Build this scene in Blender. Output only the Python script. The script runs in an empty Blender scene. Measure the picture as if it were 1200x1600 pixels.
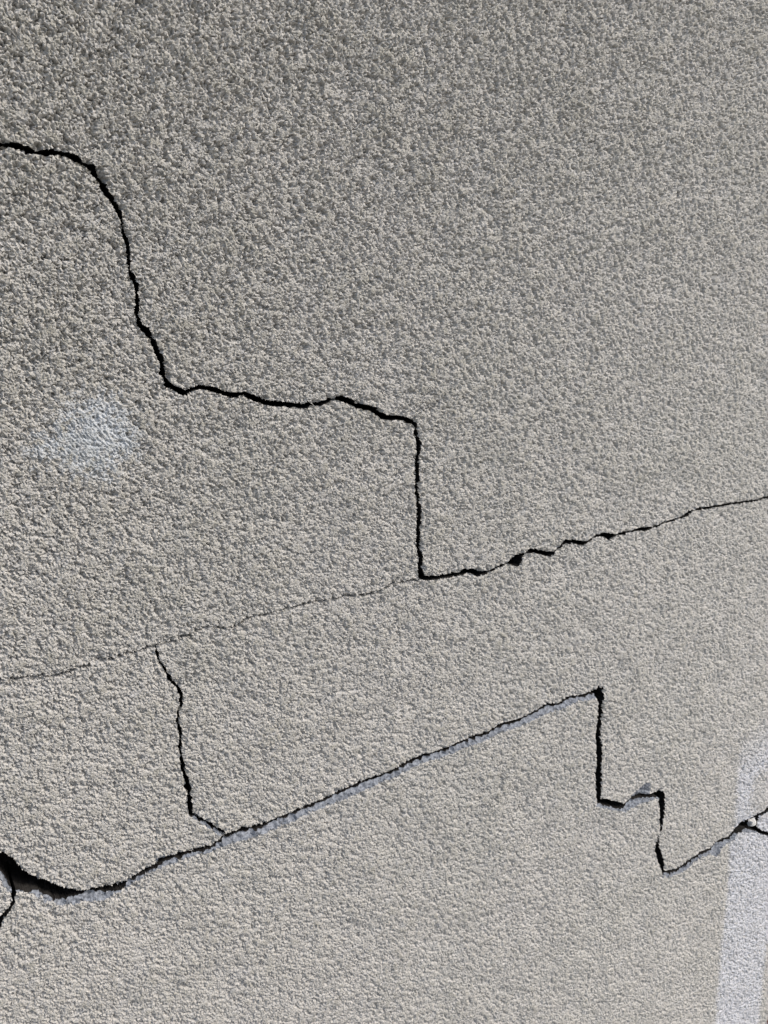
import bpy, bmesh, math
import numpy as np

# ------------------------------------------------------------------ camera, world, sun, exposure
SC = bpy.context.scene
COL = SC.collection
PITCH, YAW, DIST, EYE, FPX = math.radians(15.4), math.radians(33.0), 0.70, 1.75, 1200.0
cam_data = bpy.data.cameras.new('camera')
cam_data.sensor_fit = 'VERTICAL'
cam_data.sensor_height = 36.0
cam_data.lens = FPX / 1600.0 * 36.0
cam_data.clip_start, cam_data.clip_end = 0.02, 200.0
cam = bpy.data.objects.new('camera', cam_data)
COL.objects.link(cam)
cam.location = (0.0, -DIST, EYE)
cam.rotation_euler = (math.pi / 2 - PITCH, 0.0, -YAW)
SC.camera = cam

SUN_ELEV, SUN_AZ = math.radians(46), math.radians(132)      # azimuth from +Y towards +X
world = bpy.data.worlds.new('World')
SC.world = world
world.use_nodes = True
wn = world.node_tree
bg = wn.nodes['Background']
sky = wn.nodes.new('ShaderNodeTexSky')
sky.sky_type = 'NISHITA'
sky.sun_disc = False
sky.sun_elevation = SUN_ELEV
sky.sun_rotation = SUN_AZ
sky.air_density, sky.dust_density, sky.ozone_density = 1.0, 3.0, 1.0
wn.links.new(sky.outputs[0], bg.inputs[0])
bg.inputs[1].default_value = 0.105

sun_data = bpy.data.lights.new('sun', 'SUN')
sun_data.energy = 1.5
sun_data.angle = math.radians(15)
sun_data.color = (1.0, 0.955, 0.905)
sun = bpy.data.objects.new('sun', sun_data)
COL.objects.link(sun)
sd_ = (math.cos(SUN_ELEV) * math.sin(SUN_AZ), math.cos(SUN_ELEV) * math.cos(SUN_AZ), math.sin(SUN_ELEV))
from mathutils import Vector
sun.rotation_euler = Vector(sd_).to_track_quat('Z', 'Y').to_euler()
sun.location = (3, -4, 5)
SC.view_settings.view_transform = 'Standard'
SC.view_settings.look = 'None'
SC.view_settings.exposure = 0.9
SC.view_settings.gamma = 1.0

# ------------------------------------------------------------------ crack layout, metres on the wall plane: (x, z, half width)
GAPS = {
    'crack1': [(0.0769,1.8645,0.002),(0.1031,1.8653,0.00181),(0.1122,1.866,0.00164),(0.1211,1.8639,0.00217),(0.1302,1.8627,0.00201),(0.1398,1.8633,0.00189),(0.1493,1.863,0.00208),(0.1574,1.8612,0.00233),(0.1625,1.8573,0.00237),(0.1697,1.8541,0.00269),(0.1751,1.8472,0.00246),(0.1784,1.8391,0.00247),(0.1849,1.8307,0.0025),(0.19,1.8235,0.00222),(0.1904,1.8159,0.00122),(0.1912,1.8073,0.00164),(0.1936,1.7971,0.00193),(0.1943,1.7867,0.00136),(0.1934,1.7763,0.0011),(0.1951,1.771,0.00197),(0.1982,1.7631,0.00225),(0.1983,1.7567,0.00111),(0.1981,1.7481,0.00194),(0.1972,1.7373,0.00168),(0.1982,1.7296,0.002),(0.2028,1.7241,0.00259),(0.208,1.7178,0.00261),(0.2122,1.7065,0.00233),(0.215,1.6979,0.00205),(0.2165,1.6865,0.0025),(0.2193,1.6765,0.00266),(0.2266,1.6714,0.00236),(0.2354,1.6674,0.00206),(0.2417,1.6694,0.00118),(0.248,1.6719,0.00178),(0.256,1.6709,0.00239),(0.2666,1.6678,0.00242),(0.2785,1.6622,0.00213),(0.2929,1.6628,0.00215),(0.31,1.6552,0.00282),(0.3229,1.6515,0.00252),(0.3411,1.6486,0.00256),(0.3575,1.6461,0.0026),(0.3738,1.6475,0.00199),(0.3912,1.6503,0.00185),(0.4042,1.6514,0.00266),(0.419,1.643,0.00271),(0.4349,1.6391,0.00273),(0.4439,1.6347,0.00349),(0.4563,1.6267,0.00312),(0.4757,1.6248,0.00246),(0.4921,1.6192,0.00286),(0.4966,1.6159,0.00245),(0.4985,1.6063,0.00256),(0.5031,1.592,0.00332),(0.5007,1.5756,0.00271),(0.5,1.5589,0.00338),(0.5003,1.5362,0.00247),(0.5024,1.5214,0.00266),(0.5053,1.5067,0.00321),(0.5028,1.4895,0.00279),(0.5031,1.4718,0.00319),(0.5062,1.4533,0.00322),(0.5054,1.4414,0.00363),(0.5093,1.4318,0.00385)],
    'crackA': [(0.5074,1.4321,0.00288),(0.517,1.4278,0.0025),(0.5446,1.4243,0.00235),(0.5634,1.4234,0.00244),(0.575,1.4241,0.00271),(0.5874,1.4229,0.00358),(0.5979,1.4174,0.00315),(0.6126,1.4179,0.0014),(0.6274,1.4211,0.00142),(0.6458,1.4228,0.00142),(0.6523,1.4242,0.00412),(0.6612,1.4243,0.00809),(0.6666,1.4277,0.00527),(0.6743,1.4298,0.0008),(0.6849,1.4323,0.00281),(0.7019,1.4279,0.00269),(0.7248,1.4206,0.00343),(0.7298,1.4251,0.00092),(0.7386,1.4281,0.00092),(0.7465,1.434,0.00248),(0.764,1.431,0.00279),(0.7858,1.4244,0.00291),(0.7945,1.4271,0.00088),(0.8119,1.4321,0.00154),(0.8278,1.4303,0.00344),(0.8403,1.4254,0.00407),(0.8503,1.4256,0.00153),(0.8658,1.4264,0.00254),(0.8796,1.426,0.00082),(0.9025,1.4271,0.0022),(0.9194,1.4239,0.00308),(0.9302,1.4236,0.00089),(0.9509,1.4277,0.00083),(0.9747,1.4284,0.00178),(0.9974,1.4295,0.00078),(1.0129,1.4343,0.00402),(1.0259,1.4364,0.00076),(1.0441,1.4368,0.00202),(1.0679,1.4354,0.00177),(1.0946,1.4347,0.00179),(1.1272,1.4332,0.00124),(1.1662,1.4308,0.00183),(1.1917,1.4294,0.00087),(1.2267,1.43,0.00224),(1.4066,1.4337,0.00143),(1.6673,1.4331,0.00156)],
    'hair': [(0.0203,1.4278,0.00042),(0.025,1.4274,0.00044),(0.0304,1.4287,0.00044),(0.0343,1.4263,0.00046),(0.0399,1.4279,0.00047),(0.0458,1.4267,0.00048),(0.0502,1.4266,0.0005),(0.0564,1.4266,0.00048),(0.0621,1.4232,0.00049),(0.0681,1.4234,0.00051),(0.0734,1.4237,0.00052),(0.0784,1.4209,0.00056),(0.0831,1.4218,0.00059),(0.0883,1.4192,0.00061),(0.0935,1.4177,0.00063),(0.0987,1.4174,0.00065),(0.1037,1.4187,0.00065),(0.1084,1.4175,0.00066),(0.1143,1.4203,0.00066),(0.1181,1.4203,0.00065),(0.1236,1.4194,0.00067),(0.1313,1.4239,0.00074),(0.1367,1.4233,0.00078),(0.1422,1.422,0.00083),(0.1474,1.4202,0.00068),(0.1506,1.4234,0.00088),(0.1563,1.4218,0.00088),(0.1612,1.4239,0.00088),(0.1685,1.4219,0.00071),(0.1749,1.4234,0.00055),(0.1825,1.4243,0.00048),(0.1893,1.4234,0.00042),(0.1946,1.4253,0.00047),(0.2004,1.4239,0.00051),(0.2104,1.4235,0.00078),(0.2165,1.4268,0.00115),(0.223,1.4266,0.00103),(0.2305,1.4282,0.00095),(0.239,1.4309,0.00094),(0.2471,1.4304,0.00089),(0.2554,1.4267,0.0004),(0.2643,1.4236,0.00056),(0.2734,1.4241,0.00076),(0.2801,1.4289,0.00073),(0.2862,1.4304,0.00067),(0.2945,1.4306,0.00073),(0.3009,1.4296,0.00065),(0.3087,1.4292,0.0006),(0.3174,1.4313,0.00053),(0.3241,1.4311,0.00045),(0.3319,1.4306,0.0005),(0.3394,1.4305,0.00057),(0.3479,1.4307,0.00063),(0.3548,1.4309,0.00069),(0.3621,1.4315,0.00066),(0.3716,1.4301,0.00063),(0.3786,1.4301,0.00061),(0.3869,1.4291,0.00063),(0.3957,1.4287,0.00067),(0.4048,1.4297,0.00067),(0.4136,1.4274,0.00067),(0.4227,1.4271,0.00068),(0.4318,1.4249,0.0007),(0.4405,1.4252,0.00073),(0.4483,1.4248,0.00075),(0.4547,1.4287,0.00076),(0.4629,1.4307,0.0007),(0.4702,1.4317,0.00065),(0.4784,1.4302,0.00064),(0.4868,1.43,0.00066),(0.4966,1.43,0.00064),(0.5047,1.427,0.00062)],
    'link': [(0.1893,1.424,0.00094),(0.1888,1.4167,0.00092),(0.1906,1.4079,0.0009),(0.1949,1.398,0.0009),(0.1997,1.3844,0.00121),(0.2059,1.3752,0.00137),(0.2101,1.365,0.00127),(0.2087,1.3542,0.00121),(0.2045,1.3428,0.00104),(0.204,1.3353,0.00128),(0.2063,1.3216,0.00147),(0.2046,1.3066,0.00151),(0.2044,1.2947,0.00099),(0.2051,1.2854,0.00161),(0.2077,1.2684,0.00194),(0.2103,1.2512,0.00199),(0.2098,1.235,0.0022),(0.211,1.2219,0.00187),(0.221,1.2122,0.0013),(0.2328,1.1992,0.00131),(0.2448,1.1851,0.00132)],
    'B1': [(0.1082,1.1784,0.00218),(0.13,1.171,0.00193),(0.1392,1.1721,0.00169),(0.1487,1.1756,0.00169),(0.158,1.176,0.00148),(0.1676,1.1787,0.00173),(0.1749,1.1818,0.00211),(0.1869,1.1808,0.00164),(0.1941,1.1803,0.00223),(0.2063,1.1782,0.00202),(0.2186,1.1759,0.00186),(0.2313,1.1753,0.00157),(0.2461,1.1813,0.00179),(0.2649,1.1807,0.00148),(0.2902,1.1759,0.00132),(0.3122,1.1779,0.00137),(0.3393,1.178,0.00119),(0.3672,1.1773,0.00124),(0.3887,1.1813,0.00241),(0.421,1.1813,0.00154),(0.4465,1.1817,0.00138),(0.4728,1.1829,0.00151),(0.4998,1.1852,0.00303),(0.5333,1.1845,0.00152),(0.5563,1.1845,0.00156),(0.5798,1.1856,0.00182),(0.6225,1.1843,0.00161),(0.6476,1.1869,0.00217),(0.6867,1.1852,0.00177),(0.7171,1.1882,0.00207),(0.7337,1.1916,0.00217),(0.7552,1.1856,0.00111),(0.7764,1.1895,0.00284),(0.8061,1.1847,0.00221),(0.8287,1.1843,0.00278),(0.8401,1.1809,0.00564)],
    'B2': [(0.8415,1.1873,0.00202),(0.8434,1.1768,0.00847),(0.8476,1.164,0.00625),(0.8463,1.1532,0.00588),(0.8471,1.1292,0.0058),(0.8484,1.0997,0.00641),(0.853,1.0678,0.00644),(0.8548,1.0398,0.00644),(0.8595,1.0138,0.00654),(0.8596,0.9951,0.00603),(0.8607,0.9818,0.00361),(0.8798,0.973,0.00419),(0.9014,0.9596,0.00473),(0.9229,0.948,0.00354),(0.9321,0.9498,0.00172),(0.9435,0.9551,0.00144),(0.9655,0.9495,0.00184),(0.9876,0.9427,0.00152),(1.0015,0.9386,0.00306),(1.019,0.933,0.00437),(1.0243,0.9237,0.00864),(1.0289,0.9087,0.00746),(1.0309,0.8873,0.00716),(1.0309,0.8694,0.00551),(1.0312,0.8558,0.00355),(1.0252,0.8439,0.00399),(1.026,0.8264,0.00606),(1.0344,0.8044,0.00649),(1.0447,0.7818,0.00579),(1.0533,0.7602,0.00447)],
    'B3': [(1.0535,0.7587,0.00181),(1.071,0.7496,0.00196),(1.0919,0.7436,0.00142),(1.1066,0.7443,0.00169),(1.1304,0.747,0.00228),(1.1454,0.748,0.0011),(1.1684,0.7483,0.00182),(1.1925,0.7452,0.0017),(1.2154,0.7505,0.00287),(1.2355,0.7475,0.00244),(1.2525,0.7446,0.00182),(1.2677,0.7512,0.00236),(1.2886,0.7548,0.01044),(1.3084,0.7517,0.00661),(1.3267,0.7365,0.0038),(1.3467,0.7251,0.00383),(1.3682,0.7084,0.00323),(1.3968,0.6921,0.00335),(1.4776,0.649,0.00353),(1.5683,0.6067,0.00372)],
    'B4': [(1.3027,0.7585,0.00487),(1.3133,0.7589,0.00311),(1.34,0.7556,0.00265),(1.3645,0.7542,0.0029),(1.3821,0.7556,0.0029),(1.4517,0.7537,0.00274),(1.5529,0.7393,0.00226)],
    'B5': [(1.3439,0.7278,0.00474),(1.343,0.7416,0.00478),(1.3515,0.7531,0.00355)],
    'BR': [(0.0364,1.2115,0.00171),(0.0351,1.2049,0.00124),(0.035,1.1998,0.00125),(0.0303,1.1941,0.0014),(0.0264,1.1909,0.00178),(0.0224,1.187,0.0024),(0.0134,1.1755,0.0027),(-0.0047,1.152,0.00268)],
}
AREAS = {
    'hole': [(0.0037,1.2995),(0.0162,1.2759),(0.0298,1.2574),(0.0347,1.2525),(0.0397,1.2445),(0.044,1.2333),(0.051,1.2213),(0.0618,1.2111),(0.0702,1.2027),(0.0782,1.1943),(0.0888,1.187),(0.098,1.181),(0.1097,1.1807),(0.1186,1.1749),(0.1313,1.1712),(0.1394,1.1705),(0.1326,1.1674),(0.12,1.1699),(0.1054,1.1751),(0.0928,1.1781),(0.0803,1.1804),(0.0743,1.1803),(0.0665,1.1895),(0.0578,1.1982),(0.0491,1.2046),(0.0391,1.2102),(0.035,1.2136),(0.0318,1.2239),(0.0262,1.2365),(0.0144,1.2615),(0.0015,1.2823)],
    'holeline': [(0.0024,1.29),(0.0151,1.2674),(0.0285,1.2461),(0.0375,1.2211),(0.0572,1.2052),(0.0774,1.1864),(0.0931,1.1818)],
    'band': [(1.3029,0.9805),(1.2672,0.9745),(1.2445,0.9579),(1.2529,0.9073),(1.2581,0.8624),(1.2611,0.8174),(1.2697,0.7649),(1.2541,0.7395),(1.2617,0.6799),(1.2702,0.6045),(1.2769,0.5039),(1.2786,0.427),(1.2951,0.2689),(1.319,-0.1287),(1.543,-0.3042),(1.4965,0.0556),(1.4767,0.1908),(1.4671,0.2784),(1.4611,0.3701),(1.4778,0.4983),(1.5725,0.5715),(1.6777,0.5766),(1.5734,0.9351),(1.3281,0.9901)],
    'beige': [(1.3114,0.8564),(1.3484,0.8642),(1.4533,0.8408),(1.49,0.6963),(1.3377,0.7558),(1.3109,0.78)],
    'patch': [(0.0968,1.6298),(0.1063,1.6377),(0.1145,1.6391),(0.1226,1.6472),(0.1266,1.6557),(0.138,1.6647),(0.1555,1.6702),(0.1716,1.6669),(0.1793,1.6533),(0.1872,1.6394),(0.1877,1.6253),(0.181,1.6142),(0.1709,1.6094),(0.1668,1.6016),(0.1568,1.5975),(0.1434,1.6009),(0.132,1.6058),(0.1196,1.6185),(0.1036,1.6225)],
}
LEDGES = {
    'l1': [[(0.0024,1.29),(0.0157,1.272),(0.0282,1.2441),(0.0344,1.227),(0.0366,1.2129),(0.0358,1.206)],[(0.0006,1.2759),(0.0134,1.2537),(0.026,1.2259),(0.0302,1.2148),(0.0337,1.207),(0.0343,1.2031)]],
    'l2': [[(0.0376,1.2124),(0.0497,1.2095),(0.0671,1.1952),(0.0773,1.1857),(0.0932,1.1825),(0.1082,1.1784),(0.1297,1.1711),(0.1388,1.1715),(0.1483,1.1757),(0.1672,1.1781),(0.1749,1.181),(0.1941,1.1803),(0.2186,1.1759),(0.2309,1.1754),(0.2461,1.1821),(0.2649,1.1807),(0.2902,1.1768),(0.3122,1.1787),(0.3393,1.1789),(0.3673,1.1782),(0.3887,1.1821),(0.421,1.1822),(0.4466,1.1826),(0.4728,1.1839),(0.4998,1.187),(0.5333,1.1855),(0.5563,1.1851),(0.5798,1.1866),(0.6225,1.1848),(0.6475,1.1874),(0.6867,1.1857),(0.717,1.1892),(0.7337,1.1922),(0.7552,1.1866),(0.7763,1.1906),(0.806,1.1858),(0.833,1.1831)],[(0.0373,1.2096),(0.0411,1.2085),(0.052,1.1996),(0.0605,1.1879),(0.0718,1.1786),(0.0774,1.175),(0.092,1.1708),(0.1094,1.1642),(0.1175,1.1637),(0.1309,1.1659),(0.1445,1.1692),(0.1587,1.1725),(0.173,1.1743),(0.1902,1.174),(0.2078,1.1742),(0.2314,1.1703),(0.2477,1.1706),(0.2726,1.1669),(0.2985,1.1669),(0.3344,1.1687),(0.3718,1.1706),(0.401,1.1702),(0.4414,1.1727),(0.4728,1.1746),(0.5109,1.1774),(0.5449,1.1752),(0.5741,1.1769),(0.6167,1.175),(0.6481,1.1773),(0.6873,1.1759),(0.7277,1.1797),(0.763,1.1774),(0.7917,1.1806),(0.8369,1.1723)]],
    'l3': [[(0.8569,0.9833),(0.8797,0.9743),(0.9013,0.9609),(0.9227,0.9499),(0.9319,0.9511),(0.9434,0.9564),(0.9654,0.9508),(0.9875,0.9441),(1.0066,0.9379)],[(0.8518,0.9765),(0.8811,0.9611),(0.9027,0.9488),(0.9293,0.9344),(0.9459,0.9363),(0.9671,0.9377),(0.9887,0.9348),(1.0131,0.9277)]],
    'l4': [[(1.0533,0.7602),(1.0706,0.7521),(1.0917,0.7451),(1.1064,0.7453),(1.1302,0.7485),(1.1453,0.7487),(1.1682,0.7498),(1.1923,0.7463),(1.2151,0.7521),(1.2352,0.7491),(1.2522,0.7462),(1.2674,0.7528),(1.2886,0.7548),(1.3267,0.7365),(1.3674,0.7118)],[(1.0497,0.7481),(1.0724,0.7402),(1.1027,0.7337),(1.1321,0.7371),(1.1621,0.7405),(1.19,0.7372),(1.2041,0.7251),(1.2137,0.7165),(1.2204,0.7236),(1.2285,0.7346),(1.2653,0.7354),(1.2799,0.746),(1.3292,0.725),(1.3775,0.6968)]],
    'l5': [[(0.2111,1.2234),(0.2211,1.213),(0.2328,1.2),(0.2448,1.1859)],[(0.2102,1.2199),(0.2206,1.2067),(0.232,1.193),(0.2416,1.1815)]],
    'l6': [[(0.9395,0.953),(0.9655,0.9495),(0.9876,0.9427)],[(0.9362,0.9543),(0.945,0.9594),(0.9555,0.9645),(0.9678,0.969),(0.9805,0.9709),(0.9928,0.9644),(0.9951,0.9486),(0.9894,0.9421)]],
    'l7': [[(0.1716,1.1825),(0.1777,1.1821),(0.1872,1.181)],[(0.1687,1.1806),(0.1719,1.1863),(0.1781,1.1875),(0.1835,1.1859),(0.1887,1.182)]],
}
CHIP=(1.3286,0.7476)
RUB0,RUB1=0.0634,0.1081
E_SPLIT=0.8699
STEP=1.0

# ------------------------------------------------------------------ materials
def new_mat(name):
    m = bpy.data.materials.new(name)
    m.use_nodes = True
    nt = m.node_tree
    return m, nt, nt.nodes['Principled BSDF']

def nd(nt, kind, **kw):
    n = nt.nodes.new(kind)
    for k, v in kw.items():
        if k in n.inputs.keys():
            n.inputs[k].default_value = v
        else:
            setattr(n, k, v)
    return n

def mixc(nt, fac, a, b, mode='MIX'):
    n = nt.nodes.new('ShaderNodeMix'); n.data_type = 'RGBA'; n.blend_type = mode
    for sock, v in ((n.inputs[0], fac), (n.inputs[6], a), (n.inputs[7], b)):
        if isinstance(v, (int, float)): sock.default_value = v
        elif isinstance(v, tuple): sock.default_value = (*v, 1.0)
        else: nt.links.new(v, sock)
    return n.outputs[2]

def ramp(nt, src, lo, hi, a=0.0, b=1.0):
    n = nd(nt, 'ShaderNodeMapRange'); n.inputs[1].default_value = lo; n.inputs[2].default_value = hi
    n.inputs[3].default_value = a; n.inputs[4].default_value = b
    nt.links.new(src, n.inputs[0]); return n.outputs[0]

def noise(nt, scale, detail=4, rough=0.6, offs=(0, 0, 0)):
    tc = nt.nodes.new('ShaderNodeTexCoord')
    mp = nt.nodes.new('ShaderNodeMapping'); mp.inputs['Location'].default_value = offs
    nt.links.new(tc.outputs['Object'], mp.inputs[0])
    n = nd(nt, 'ShaderNodeTexNoise', Scale=scale, Detail=detail, Roughness=rough)
    nt.links.new(mp.outputs[0], n.inputs['Vector'])
    return n.outputs['Fac']

def stucco_material(name, masks=True):
    m, nt, bs = new_mat(name)
    base = mixc(nt, ramp(nt, noise(nt, 3.0), 0.35, 0.65), PL_A, PL_B)
    # grey-blue and olive weathering in loose clouds, plus grains of differently coloured aggregate
    base = mixc(nt, ramp(nt, noise(nt, 24.0, 5, 0.65, (3, 1, 7)), 0.50, 0.70, 0, 0.16), base, (0.31, 0.30, 0.25))
    base = mixc(nt, ramp(nt, noise(nt, 60.0, 4, 0.6, (9, 4, 2)), 0.52, 0.70, 0, 0.22), base, (0.42, 0.43, 0.45))
    base = mixc(nt, ramp(nt, noise(nt, 520.0, 2, 0.6, (2, 5, 2)), 0.58, 0.72, 0, 0.30), base, (0.24, 0.235, 0.20))
    base = mixc(nt, ramp(nt, noise(nt, 300.0, 2, 0.5, (6, 1, 1)), 0.58, 0.74, 0, 0.25), base, (0.56, 0.555, 0.54))
    if masks:
        at = nt.nodes.new('ShaderNodeAttribute'); at.attribute_name = 'paint'
        sp = nt.nodes.new('ShaderNodeSeparateColor'); nt.links.new(at.outputs['Color'], sp.inputs[0])
        blue = mixc(nt, ramp(nt, noise(nt, 40.0, 4, 0.6), 0.4, 0.65), (0.41, 0.435, 0.45), (0.50, 0.52, 0.53))
        base = mixc(nt, sp.outputs[0], base, blue)
        white = mixc(nt, ramp(nt, noise(nt, 220.0, 3, 0.6), 0.40, 0.70), (0.50, 0.51, 0.545), (0.61, 0.62, 0.65))
        base = mixc(nt, sp.outputs[1], base, white)
        base = mixc(nt, sp.outputs[2], base, (0.22, 0.21, 0.155))
    nt.links.new(base, bs.inputs['Base Color'])
    bs.inputs['Roughness'].default_value = 0.92
    bs.inputs['Specular IOR Level'].default_value = 0.2
    b = nd(nt, 'ShaderNodeBump', Strength=0.8 if masks else 1.0, Distance=0.0011 if masks else 0.004)
    nt.links.new(noise(nt, 900.0 if masks else 190.0, 3 if masks else 6, 0.7), b.inputs['Height'])
    if masks:                                              # where the mesh is coarse (beyond the detailed part) bump takes over the relief
        c = nd(nt, 'ShaderNodeBump', Distance=0.004)
        nt.links.new(at.outputs['Alpha'], c.inputs['Strength'])
        nt.links.new(noise(nt, 190.0, 6, 0.7, (1, 2, 3)), c.inputs['Height'])
        nt.links.new(b.outputs[0], c.inputs['Normal'])
        b = c
    nt.links.new(b.outputs[0], bs.inputs['Normal'])
    return m

def rough_material(name, a, b_, scale, bump_scale, bump, rough=0.9):
    m, nt, bs = new_mat(name)
    nt.links.new(mixc(nt, ramp(nt, noise(nt, scale, 6), 0.35, 0.65), a, b_), bs.inputs['Base Color'])
    bs.inputs['Roughness'].default_value = rough
    bs.inputs['Specular IOR Level'].default_value = 0.25
    b = nd(nt, 'ShaderNodeBump', Strength=0.8, Distance=bump)
    nt.links.new(noise(nt, bump_scale, 5, 0.65), b.inputs['Height'])
    nt.links.new(b.outputs[0], bs.inputs['Normal'])
    return m

PL_A, PL_B = (0.445, 0.43, 0.395), (0.47, 0.452, 0.42)
M_STUCCO = stucco_material('weathered stucco')
M_STUCCO_PLAIN = stucco_material('weathered stucco plain', False)
M_EDGE = rough_material('shade-darkened broken plaster', (0.085, 0.092, 0.105), (0.27, 0.29, 0.32), 320, 500, 0.0008)  # darkened plaster: the shade under the upper slab is put into this colour
M_CRACK = rough_material('shade-blackened crack inside', (0.010, 0.0095, 0.009), (0.03, 0.028, 0.026), 60, 300, 0.002)  # near-black, with the shade deep in the gaps painted into the colour
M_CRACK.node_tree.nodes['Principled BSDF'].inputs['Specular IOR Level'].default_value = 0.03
M_CHIP = rough_material('pale plaster chip', (0.52, 0.51, 0.48), (0.62, 0.61, 0.58), 200, 600, 0.0006)
M_BLOCK = rough_material('grey block', (0.25, 0.24, 0.22), (0.32, 0.31, 0.29), 20, 120, 0.002)
M_GROUND = rough_material('concrete paving', (0.22, 0.21, 0.19), (0.30, 0.29, 0.27), 6, 90, 0.002)
M_DOOR = rough_material('dark red door paint', (0.075, 0.018, 0.016), (0.10, 0.026, 0.022), 14, 60, 0.0004, 0.55)
M_METAL = rough_material('dull metal', (0.35, 0.34, 0.32), (0.42, 0.41, 0.39), 40, 200, 0.0002, 0.4)
M_BLOCKER = rough_material('eave render', (0.45, 0.44, 0.41), (0.52, 0.51, 0.48), 5, 80, 0.001)

# ------------------------------------------------------------------ helpers
def link_mesh(name, me, mat, parent=None):
    o = bpy.data.objects.new(name, me); COL.objects.link(o)
    me.materials.append(mat)
    if parent: o.parent = parent
    return o

def box_mesh(name, boxes, bev=0.0):
    bm = bmesh.new()
    for (x0, x1, y0, y1, z0, z1) in boxes:
        r = bmesh.ops.create_cube(bm, size=1.0)
        for v in r['verts']:
            v.co = Vector(((x0 + x1) / 2 + v.co.x * (x1 - x0), (y0 + y1) / 2 + v.co.y * (y1 - y0), (z0 + z1) / 2 + v.co.z * (z1 - z0)))
    if bev: bmesh.ops.bevel(bm, geom=list(bm.edges), offset=bev, segments=2, affect='EDGES')
    me = bpy.data.meshes.new(name); bm.to_mesh(me); bm.free(); return me

def thing(name, label, cat, loc=(0, 0, 0)):
    o = bpy.data.objects.new(name, None); COL.objects.link(o); o.location = loc
    o['label'] = label; o['category'] = cat; o['kind'] = 'thing'; return o

# ------------------------------------------------------------------ noise fields on a 2.05 m tile, 0.5 mm cells
NT, CELL = 4096, 0.0005
_f = np.fft.fftfreq(NT, CELL).astype(np.float32)
_r = np.fft.rfftfreq(NT, CELL).astype(np.float32)
KX, KZ = np.meshgrid(_r, _f)             # rows = z, columns = x

def field(seed, lam, width=0.5, aniso=1.0, ang=0.0):
    """Band-limited noise of wavelength lam (metres), stretched by aniso along direction ang."""
    rng = np.random.default_rng(seed)
    F = np.fft.rfft2(rng.standard_normal((NT, NT), dtype=np.float32))
    a = KX * math.cos(ang) + KZ * math.sin(ang); b = -KX * math.sin(ang) + KZ * math.cos(ang)
    k = np.sqrt((a * aniso) ** 2 + b ** 2) + 1e-6
    F *= np.exp(-(np.log(k * lam) ** 2) / (2 * width ** 2))
    h = np.fft.irfft2(F, s=(NT, NT)).astype(np.float32)
    return h / h.std()

def sample(f, X, Z):
    u = (X / CELL) % NT; v = (Z / CELL) % NT
    i = np.floor(u).astype(np.int32); j = np.floor(v).astype(np.int32)
    fu = (u - i).astype(np.float32); fv = (v - j).astype(np.float32)
    i %= NT; j %= NT; i1 = (i + 1) % NT; j1 = (j + 1) % NT
    return (f[j, i] * (1 - fu) + f[j, i1] * fu) * (1 - fv) + (f[j1, i] * (1 - fu) + f[j1, i1] * fu) * fv

# ------------------------------------------------------------------ the wall grid: even rows and columns nearby, coarser away
X_END, Z_TOP = 1.518, 2.85
px = np.arange(-170, 1420, STEP)
cols = DIST * np.tan(YAW + np.arctan((px - 600) / FPX / math.cos(PITCH)))
cols = cols[cols < X_END - 0.0008]
left = cols[0] - np.cumsum(0.0010 * 1.012 ** np.arange(330))
left = left[left > -2.6]
xs = np.concatenate([np.linspace(-2.6, left[-1] - 0.03, 40), left[::-1], cols, [X_END]])
py = np.arange(1690, -90, -STEP)
kk = np.tan(-PITCH + np.arctan((800 - py) / FPX))
g = np.maximum(xs * math.sin(YAW) + DIST * math.cos(YAW), 0.42)
dense = EYE + kk[:, None] * g[None, :]
dense_lo, dense_hi = dense[0], dense[-1]
lo = []; hi = []
for t in (np.arange(0, 130) / 130.0) ** 0.75: lo.append(np.maximum(dense_lo, 0.03) * t)
for t in (np.arange(1, 221) / 220.0) ** 1.2: hi.append(dense_hi + (Z_TOP - dense_hi) * t)
dense = np.maximum(dense, 0.0)
# where the fan would dip below the ground, squeeze it so that rows stay in order
low = np.array(lo)
Zg = np.concatenate([low, dense, np.array(hi)], 0)
Zg = np.maximum.accumulate(Zg + np.arange(Zg.shape[0])[:, None] * 1e-7, axis=0).astype(np.float64)
Xg = np.broadcast_to(xs[None, :], Zg.shape).copy()
NR, NC = Zg.shape
dz = np.abs(np.gradient(Zg, axis=0)); dx = np.abs(np.gradient(Xg, axis=1))
SP = np.maximum(np.maximum(dx, dz), 0.0004)

def seg_dist(px_, pz_, a, b):
    ax, az = a[0], a[1]; vx, vz = b[0] - ax, b[1] - az
    t = np.clip(((px_ - ax) * vx + (pz_ - az) * vz) / max(vx * vx + vz * vz, 1e-12), 0, 1)
    return np.hypot(px_ - ax - t * vx, pz_ - az - t * vz), t

def window(pts, pad):
    a = np.array([p[:2] for p in pts])
    x0, z0 = a.min(0) - pad; x1, z1 = a.max(0) + pad
    c0, c1 = np.searchsorted(xs, [x0, x1]); c1 = min(c1 + 1, NC); c0 = max(c0 - 1, 0)
    sub = Zg[:, c0:c1]
    rows = np.where((sub.min(1) <= z1) & (sub.max(1) >= z0))[0]
    if len(rows) == 0 or c1 <= c0: return None
    return slice(rows[0], rows[-1] + 1), slice(c0, c1)

def stroke(pts, out, pad=0.03):
    for a, b in zip(pts[:-1], pts[1:]):
        w = window([a, b], pad)
        if w is None: continue
        d, t = seg_dist(Xg[w], Zg[w], a, b)
        if len(a) > 2: d = d - (a[2] * (1 - t) + b[2] * t)
        out[w] = np.minimum(out[w], d)

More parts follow.
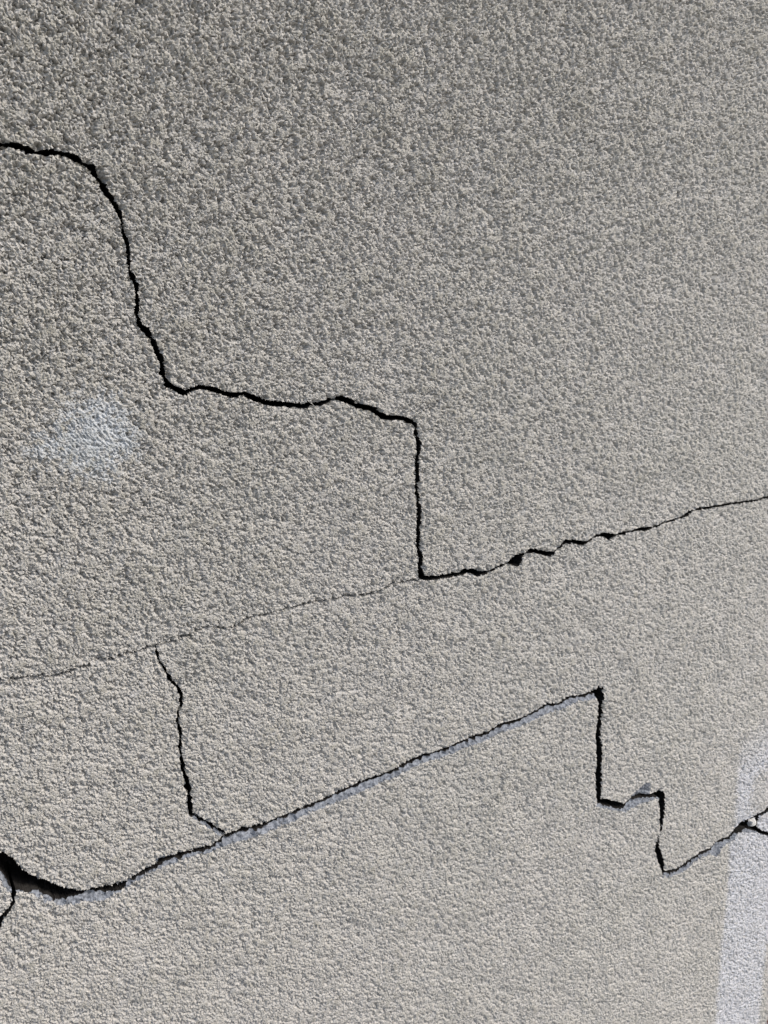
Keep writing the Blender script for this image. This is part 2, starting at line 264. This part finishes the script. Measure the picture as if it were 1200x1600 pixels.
def inside(poly, X, Z):
    r = np.zeros(X.shape, bool)
    for (x0, z0), (x1, z1) in zip(poly, poly[1:] + poly[:1]):
        if z0 == z1: continue
        c = ((z0 > Z) != (z1 > Z)) & (X < (x1 - x0) * (Z - z0) / (z1 - z0) + x0)
        r ^= c
    return r

def poly_sd(poly, pad=0.04):
    out = np.full(Xg.shape, 1.0); stroke(poly + poly[:1], out, pad)
    w = window(poly, 0.0)
    if w is not None:
        ins = inside(poly, Xg[w], Zg[w]); s = out[w]; out[w] = np.where(ins, -s, s)
    return out

# ------------------------------------------------------------------ relief of the sprayed stucco
n1 = sample(field(1, 0.0055, 0.72, 1.45, math.radians(-52)), Xg, Zg)
n2 = sample(field(2, 0.0028, 0.42), Xg, Zg)
n3 = sample(field(3, 0.0170, 0.75, 1.5, math.radians(-50)), Xg, Zg)
n4 = sample(field(4, 0.0020, 0.30), Xg, Zg)
n5 = sample(field(5, 0.12, 0.6), Xg, Zg)
wx = sample(field(6, 0.0045, 0.4), Xg, Zg)
wz = sample(field(7, 0.0045, 0.4), Xg, Zg)
trowel = sample(field(8, 0.0030, 0.35, 3.0, math.radians(-58)), Xg, Zg)
jag = sample(field(9, 0.0035, 0.5), Xg, Zg); jag2 = sample(field(10, 0.014, 0.5), Xg, Zg)
crust = -np.abs(n1 + 0.5 * n2) + 0.8                       # ridged: round crusts between sharp pits
rough = np.clip((Zg - 1.35) * 1.1 + (0.75 - Xg) * 0.45, 0, 1)     # the spray was thrown on more coarsely towards the upper left
lumps = 0.64 * n1 + 0.34 * n2 + 0.68 * n3                   # blunt crusts with sharp pits between them
relief = -0.0021 * np.logaddexp(0, 2.4 * (0.10 - lumps)) / 2.4 + 0.00033 * n4 + 0.00022 * n2
relief = relief * (0.84 + 0.38 * rough)
relief += 0.0006 * n5

mask_noise = 0.004 * jag2 + 0.0025 * jag + 0.002 * n1
def mask_of(name, soft, rough):
    return np.clip(0.5 - (poly_sd(AREAS[name]) + mask_noise * rough) / soft, 0, 1)
patch = mask_of('patch', 0.010, 1.6) * np.clip(0.95 + 0.22 * jag2 + 0.1 * n1, 0, 1)
band = mask_of('band', 0.010, 1.0)
band = band * (1 - 0.75 * mask_of('beige', 0.02, 1.5)) * np.clip(0.74 + 0.24 * n1 + 0.20 * jag2 + 0.20 * n3, 0, 1) * np.clip((0.99 - Zg) / 0.12, 0, 1)
stain = np.clip(0.05 * n5 + 0.12 * n3 + 0.08 * jag2 - 0.06 + 0.15 * rough, 0, 0.45)
relief = relief * (1 - 0.55 * patch) * (1 - 0.12 * band) + 0.0004 * trowel * patch + 0.0006 * patch

# ------------------------------------------------------------------ cracks
WIDEN = {'crackA': 1.1, 'B1': 0.85, 'link': 1.2, 'B2': 1.25, 'B3': 1.1, 'B4': 1.2, 'B5': 1.2}
CRACKS = [('crack1', ('crack1',)), ('crackA', ('crackA',)), ('hair', ('hair',)), ('link', ('link',)),
          ('B1', ('B1',)), ('B2', ('B2',)), ('B3', ('B3', 'B4', 'B5')), ('BR', ('BR',))]
CR_LABEL = ['wide black crack curving down from the left edge and stepping right', 'broken thin crack climbing gently to the right edge',
            'hairline crack along the joint', 'thin crack running down to the long pale-edged crack',
            'long crack with a pale lower lip, gaping black at the left edge', 'black vertical stepped cracks',
            'crack forking at the right edge', 'short crack at the bottom left']
gap = np.full(Xg.shape, 1.0); cid = np.zeros(Xg.shape, np.int8)
for i, (nm, keys) in enumerate(CRACKS):
    d = np.full(Xg.shape, 1.0)
    for k in keys: stroke([(p[0], p[1], p[2] * WIDEN.get(k, 1.0)) for p in GAPS[k]], d)
    if nm == 'B1': d = np.minimum(d, poly_sd(AREAS['hole']))
    cid = np.where(d < gap, i, cid); gap = np.minimum(gap, d)
hairy = cid == 2
gap = gap + np.where(gap < 0.02, (0.00022 * jag + 0.00055 * jag2) * np.where(hairy, 0.9, 1.0), 0)
hole = poly_sd(AREAS['hole'])
spine = np.full(Xg.shape, 1.0)
for k in ('link', 'crackA', 'B3', 'B4'): stroke([p[:2] for p in GAPS[k]], spine)

LIP = {'l1': 0.5, 'l2': 0.66, 'l3': 0.75, 'l4': 0.9, 'l5': 0.6, 'l6': 0.9, 'l7': 0.9}
#                                                # how far up a broken lip slopes before it drops into the gap
ledge_t = np.zeros(Xg.shape); ledge_w = np.zeros(Xg.shape); LF = np.full(Xg.shape, 0.6); lid = np.zeros(Xg.shape, np.int8)
for k, (up_line, low_line) in LEDGES.items():
    poly = list(up_line) + list(low_line)[::-1]
    w = window(poly, 0.01)
    ins = poly_sd(poly, 0.02)[w]
    dl = np.full(Xg.shape, 1.0); stroke(low_line, dl, 0.06); dl = np.maximum(dl[w] + 0.0002 * jag[w] + 0.00045 * jag2[w], 0)
    dg = np.full(Xg.shape, 1.0); stroke(up_line, dg, 0.06); dg = np.maximum(dg[w], 0)
    t = np.where(ins < 0, dl / (dl + dg + 1e-6), 0)
    ledge_w[w] = np.where(t > ledge_t[w], dl + dg, ledge_w[w])
    LF[w] = np.where(t > ledge_t[w], LIP[k], LF[w])
    lid[w] = np.where(t > ledge_t[w], int(k[1]), lid[w])
    ledge_t[w] = np.maximum(ledge_t[w], t)
    if k not in ('l6', 'l7'):
        gap[w] = np.where(t > 0, np.minimum(gap[w], (LF[w] - t) * (dl + dg) + 0.0006 * jag2[w]), gap[w])

near = gap < 1.2 * SP                                      # vertices next to a lip are moved onto it
gx = np.gradient(gap, axis=1) / np.gradient(Xg, axis=1)
gz = np.gradient(gap, axis=0) / np.gradient(Zg, axis=0)
sh = np.gradient(Zg, axis=1) / np.gradient(Xg, axis=1)
gx = gx - gz * sh
gl = np.hypot(gx, gz) + 1e-6
onlip = (np.abs(gap) < 0.55 * SP) & ~hairy & (SP < 0.01)
MX = np.where(onlip, -gap * gx / gl, 0); MZ = np.where(onlip, -gap * gz / gl, 0)
lim = 0.6 * SP
MX = np.clip(MX, -lim, lim); MZ = np.clip(MZ, -lim, lim)

deep = (gap < 0) & ~onlip & ~hairy
depth = np.where(deep, 0.030 + 0.012 * np.clip(-gap / 0.002, 0, 1) + 0.002 * jag2, 0)
# narrow places of the other cracks still need a bottom when no vertex falls inside the lips
thin = (gap < 0.45 * SP) & (~deep) & (~onlip)
depth = np.where(hairy & (gap < 1.0 * SP), 0.009 * np.clip(0.75 + 1.1 * jag2 + 0.5 * jag, 0.0, 1.5), depth)
depth = np.where((spine < 0.6 * SP) & ~deep & ((cid == 3) | (jag2 + jag > -0.3)), np.maximum(depth, 0.008), depth)
rub = deep & (hole < 0) & (Xg > RUB0) & (Xg < RUB1)
depth = np.where(rub, 0.024 + 0.004 * n3 + 0.002 * n1, depth)
ldepth = np.where(ledge_t > 0, np.where(Xg < E_SPLIT, 0.5, 0.3) * ledge_w * np.minimum(ledge_t, LF) / LF + (0.0006 * jag2 + 0.0002 * n1) * np.minimum(4 * ledge_t, 1), 0)
ldepth = np.maximum(ldepth, 0)
depth = np.maximum(depth, ldepth)

# slabs of render between the cracks: outlines follow the crack centre lines
def line(*keys): return [tuple(p[:2]) for k in keys for p in GAPS[k]]
FARL, FARR = -2.7, 1.6
lower = [(FARL, AREAS['holeline'][0][1])] + AREAS['holeline'] + line('B1', 'B2', 'B3') + [(FARR, line('B3')[-1][1]), (FARR, -1), (FARL, -1)]
top = [(FARL, line('crack1')[0][1])] + line('crack1', 'crackA') + [(FARR, line('crackA')[-1][1]), (FARR, 4), (FARL, 4)]
above_joint = [(FARL, line('hair')[0][1])] + line('hair', 'crackA') + [(FARR, line('crackA')[-1][1]), (FARR, 4), (FARL, 4)]
link_l = line('link')
left_of_link = [(FARL, line('hair')[0][1])] + [p for p in line('hair') if p[0] < link_l[0][0]] + link_l + [(link_l[-1][0], -1), (FARL, -1)]
frag = [line('BR')[0], *line('BR'), (line('BR')[-1][0], -1), (FARL, -1), (FARL, 4), (line('BR')[0][0], 4)]
wedge = line('B5') + [p for p in line('B4') if p[0] > line('B5')[-1][0]] + [(FARR, line('B4')[-1][1]), (FARR, line('B3')[-1][1])] + [p for p in line('B3') if p[0] > line('B5')[0][0]][::-1]
slab = np.full(Xg.shape, 2, np.int8)                       # 2 = block under the joint, right of the link crack
slab[inside(left_of_link, Xg, Zg)] = 3
slab[inside(above_joint, Xg, Zg)] = 1
slab[inside(top, Xg, Zg)] = 0
low_in = inside(lower, Xg, Zg)
slab[low_in] = 4
slab[inside(frag, Xg, Zg) & low_in] = 5
slab[inside(wedge, Xg, Zg)] = 6
PROUD = np.array([0, 0.0004, 0.0, 0.0006, 0.0035, 0.002, 0.002])
SLAB_LABEL = ['upper slab above the stepped crack', 'slab between the stepped crack and the hairline joint', 'slab above the pale-edged crack',
              'slab left of the thin linking crack', 'lower slab, standing slightly proud', 'broken corner at the left edge', 'broken wedge at the right edge']
proud = PROUD[slab]

fade = np.clip((SP - 0.0045) / 0.01, 0, 1)                  # the far coarse rows carry no fine relief in their geometry
lat = np.where((depth > 0) | onlip, 0.15, 1.0) * (1 - fade) * (1 - 0.6 * patch)
PX = Xg + MX + 0.00045 * wx * lat
PZ = Zg + MZ + 0.00045 * wz * lat
surf = np.where(depth > 0.001, 0.35, 1.0) * (1 - fade)
crumble = np.where((depth == 0) & (gap > 0), np.clip(0.0035 * np.clip(jag2 - 0.35, 0, 1.6) + 0.0006 - gap, 0, 0.003) * 0.8, 0)
PY = -(relief * surf + proud) + depth + crumble * (1 - fade)
PX[:, 0] = xs[0]; PX[:, -1] = X_END; PZ[0] = 0; PZ[-1] = Z_TOP
co = np.stack([PX, PY, PZ], -1).reshape(-1, 3).astype(np.float32)
paint = np.stack([patch, band, stain, np.clip((SP - 0.0025) / 0.008, 0, 1)], -1).reshape(-1, 4).astype(np.float32)

# face classes
def fmax(a): return np.maximum(np.maximum(a[:-1, :-1], a[1:, :-1]), np.maximum(a[:-1, 1:], a[1:, 1:]))
def fmin(a): return np.minimum(np.minimum(a[:-1, :-1], a[1:, :-1]), np.minimum(a[:-1, 1:], a[1:, 1:]))
fdeep = fmax((deep | (depth > 0.0012) & (hairy | (spine < 0.6 * SP))).astype(np.int8)) > 0
fledge = (fmax((ldepth > 0.0004).astype(np.int8)) > 0) & (fmax(ledge_t) > 0.08) & ~fdeep
# faces just beneath a lip of a deep gap stay crack; ledges keep priority elsewhere
favg = lambda a: 0.25 * (a[:-1, :-1] + a[1:, :-1] + a[:-1, 1:] + a[1:, 1:])
fpatch = (favg(patch) > 0.42) & ~fdeep & ~fledge
fband = (favg(band) > 0.42) & ~fdeep & ~fledge
idx = np.arange(NR * NC).reshape(NR, NC)
quads = np.stack([idx[:-1, :-1], idx[:-1, 1:], idx[1:, 1:], idx[1:, :-1]], -1).reshape(-1, 4)

def grid_part(name, fmask, mat, parent, label=None, smooth=True):
    q = quads[fmask.reshape(-1)]
    if len(q) == 0: return None
    used, inv = np.unique(q, return_inverse=True)
    inv = inv.reshape(-1).astype(np.int32)
    me = bpy.data.meshes.new(name)
    me.vertices.add(len(used)); me.vertices.foreach_set('co', co[used].reshape(-1))
    me.loops.add(len(inv)); me.loops.foreach_set('vertex_index', inv)
    me.polygons.add(len(q)); me.polygons.foreach_set('loop_start', np.arange(0, len(inv), 4, dtype=np.int32))
    a = me.color_attributes.new('paint', 'FLOAT_COLOR', 'POINT'); a.data.foreach_set('color', paint[used].reshape(-1))
    me.update(calc_edges=True)
    me.polygons.foreach_set('use_smooth', np.full(len(q), smooth))
    o = link_mesh(name, me, mat, parent)
    if label: o['label'] = label
    return o

wall = thing('stucco_wall', 'rough grey-beige stucco wall broken by long black stepped cracks', 'wall')
free = ~(fdeep | fledge | fpatch | fband)
fslab = slab[:-1, :-1]
for i in range(7): grid_part('plaster_slab', free & (fslab == i), M_STUCCO, wall, SLAB_LABEL[i])
grid_part('repair_patch', fpatch, M_STUCCO, wall, 'smoother blue-grey smear of filler')
up_slab = fslab != 4
grid_part('paint_band', fband & up_slab, M_STUCCO, wall, 'bluish white paint above the crack')
grid_part('paint_band', fband & ~up_slab, M_STUCCO, wall, 'bluish white paint below the crack')
fcid = cid[:-1, :-1]
for i, (nm, _) in enumerate(CRACKS): grid_part('crack', fdeep & (fcid == i), M_STUCCO if nm == 'hair' else M_CRACK, wall, CR_LABEL[i], False)
LIP_LABEL = {1: 'pale broken lip left of the black hole', 2: 'long pale blue-grey broken lip under the long crack', 3: 'pale lip in the small step of the crack',
             4: 'pale broken lip running to the paint band', 5: 'thin pale lip of the linking crack', 6: 'grey chipped hollow above the small step', 7: 'small chipped hollow above the long crack'}
flid = np.maximum(np.maximum(lid[:-1, :-1], lid[1:, :-1]), np.maximum(lid[:-1, 1:], lid[1:, 1:]))
for i, t in LIP_LABEL.items(): grid_part('broken_edge', fledge & (flid == i), M_EDGE, wall, t)

# body of the wall behind the render, its top, its end by the door, and the wall over and beyond the door
link_mesh('wall_core', box_mesh('wall_core', [(-2.6, X_END - 0.012, 0.075, 0.26, 0, Z_TOP)]), M_BLOCK, wall)
link_mesh('corner_return', box_mesh('corner_return', [(X_END - 0.011, X_END, 0.002, 0.259, 0.0, Z_TOP - 0.001)]), M_STUCCO_PLAIN, wall)
link_mesh('wall_over_door', box_mesh('wall_over_door', [(X_END + 0.001, X_END + 0.95, 0.0, 0.26, 2.12, Z_TOP), (X_END + 0.951, X_END + 3.4, 0.0, 0.26, 0.0, Z_TOP)]), M_STUCCO_PLAIN, wall)

# ------------------------------------------------------------------ loose chip in the fork
def chip(name, loc, s, seed, label):
    rng = np.random.default_rng(seed)
    bm = bmesh.new(); bmesh.ops.create_icosphere(bm, subdivisions=3, radius=1)
    ph = rng.uniform(0, 6, 9)
    for v in bm.verts:
        c = v.co.copy()
        k = 1 + 0.22 * math.sin(3 * c.x + ph[0]) * math.sin(3 * c.z + ph[1]) + 0.12 * math.sin(7 * c.x + ph[2] + 5 * c.y) + 0.08 * math.sin(11 * c.z + ph[3])
        c = Vector([max(-0.72, min(0.72, a * k)) for a in c])
        v.co = Vector((c.x * s[0], c.y * s[1], c.z * s[2]))
    me = bpy.data.meshes.new(name); bm.to_mesh(me); bm.free()
    o = link_mesh(name, me, M_CHIP); o.location = loc; o['label'] = label; o['category'] = 'plaster chip'; return o
chip('plaster_chip', (CHIP[0], 0.001, CHIP[1]), (0.011, 0.008, 0.0095), 4, 'small whitish plaster chip wedged in the fork of the crack on the white paint')

# ------------------------------------------------------------------ door just past the end of the wall
door = thing('door', 'dark red door and frame in the opening at the end of the wall', 'door', (X_END, 0.12, 0))
x0 = 0.004
link_mesh('door_frame', box_mesh('door_frame', [(x0, x0 + 0.09, -0.108, 0.03, 0.003, 2.025), (x0 + 0.855, x0 + 0.945, -0.108, 0.03, 0.003, 2.025), (x0, x0 + 0.945, -0.108, 0.03, 2.027, 2.117)], 0.003), M_DOOR, door)
leaf = link_mesh('door_leaf', box_mesh('door_leaf', [(x0 + 0.093, x0 + 0.852, -0.03, 0.012, 0.012, 2.022), (x0 + 0.19, x0 + 0.755, -0.036, -0.0302, 0.18, 0.88), (x0 + 0.19, x0 + 0.755, -0.036, -0.0302, 1.08, 1.9)], 0.0015), M_DOOR, door)
link_mesh('door_handle', box_mesh('door_handle', [(x0 + 0.12, x0 + 0.15, -0.036, -0.0305, 0.93, 1.07), (x0 + 0.128, x0 + 0.142, -0.075, -0.0365, 1.0, 1.014), (x0 + 0.128, x0 + 0.245, -0.085, -0.0755, 1.0, 1.014)], 0.001), M_METAL, leaf)

# ------------------------------------------------------------------ ground and the eave added unseen overhead to shade the wall top
blocker = link_mesh('added_blocker', box_mesh('added_blocker', [(-2.7, X_END + 3.5, -0.20, 0.30, Z_TOP + 0.002, Z_TOP + 0.16)], 0.006), M_BLOCKER)
blocker['label'] = 'plain grey concrete eave added unseen to shade the top of the wall'; blocker['category'] = 'blocker'
bm = bmesh.new()
R = 60.0
n = 48
vs = [bm.verts.new((R * (i / n * 2 - 1) if False else (i / n * 2 - 1) ** 3 * R, (j / n * 2 - 1) ** 3 * R, -0.002)) for j in range(n + 1) for i in range(n + 1)]
for j in range(n):
    for i in range(n):
        a = j * (n + 1) + i
        bm.faces.new((vs[a], vs[a + 1], vs[a + n + 2], vs[a + n + 1]))
me = bpy.data.meshes.new('ground'); bm.to_mesh(me); bm.free()
o = link_mesh('ground', me, M_GROUND); o['kind'] = 'structure'
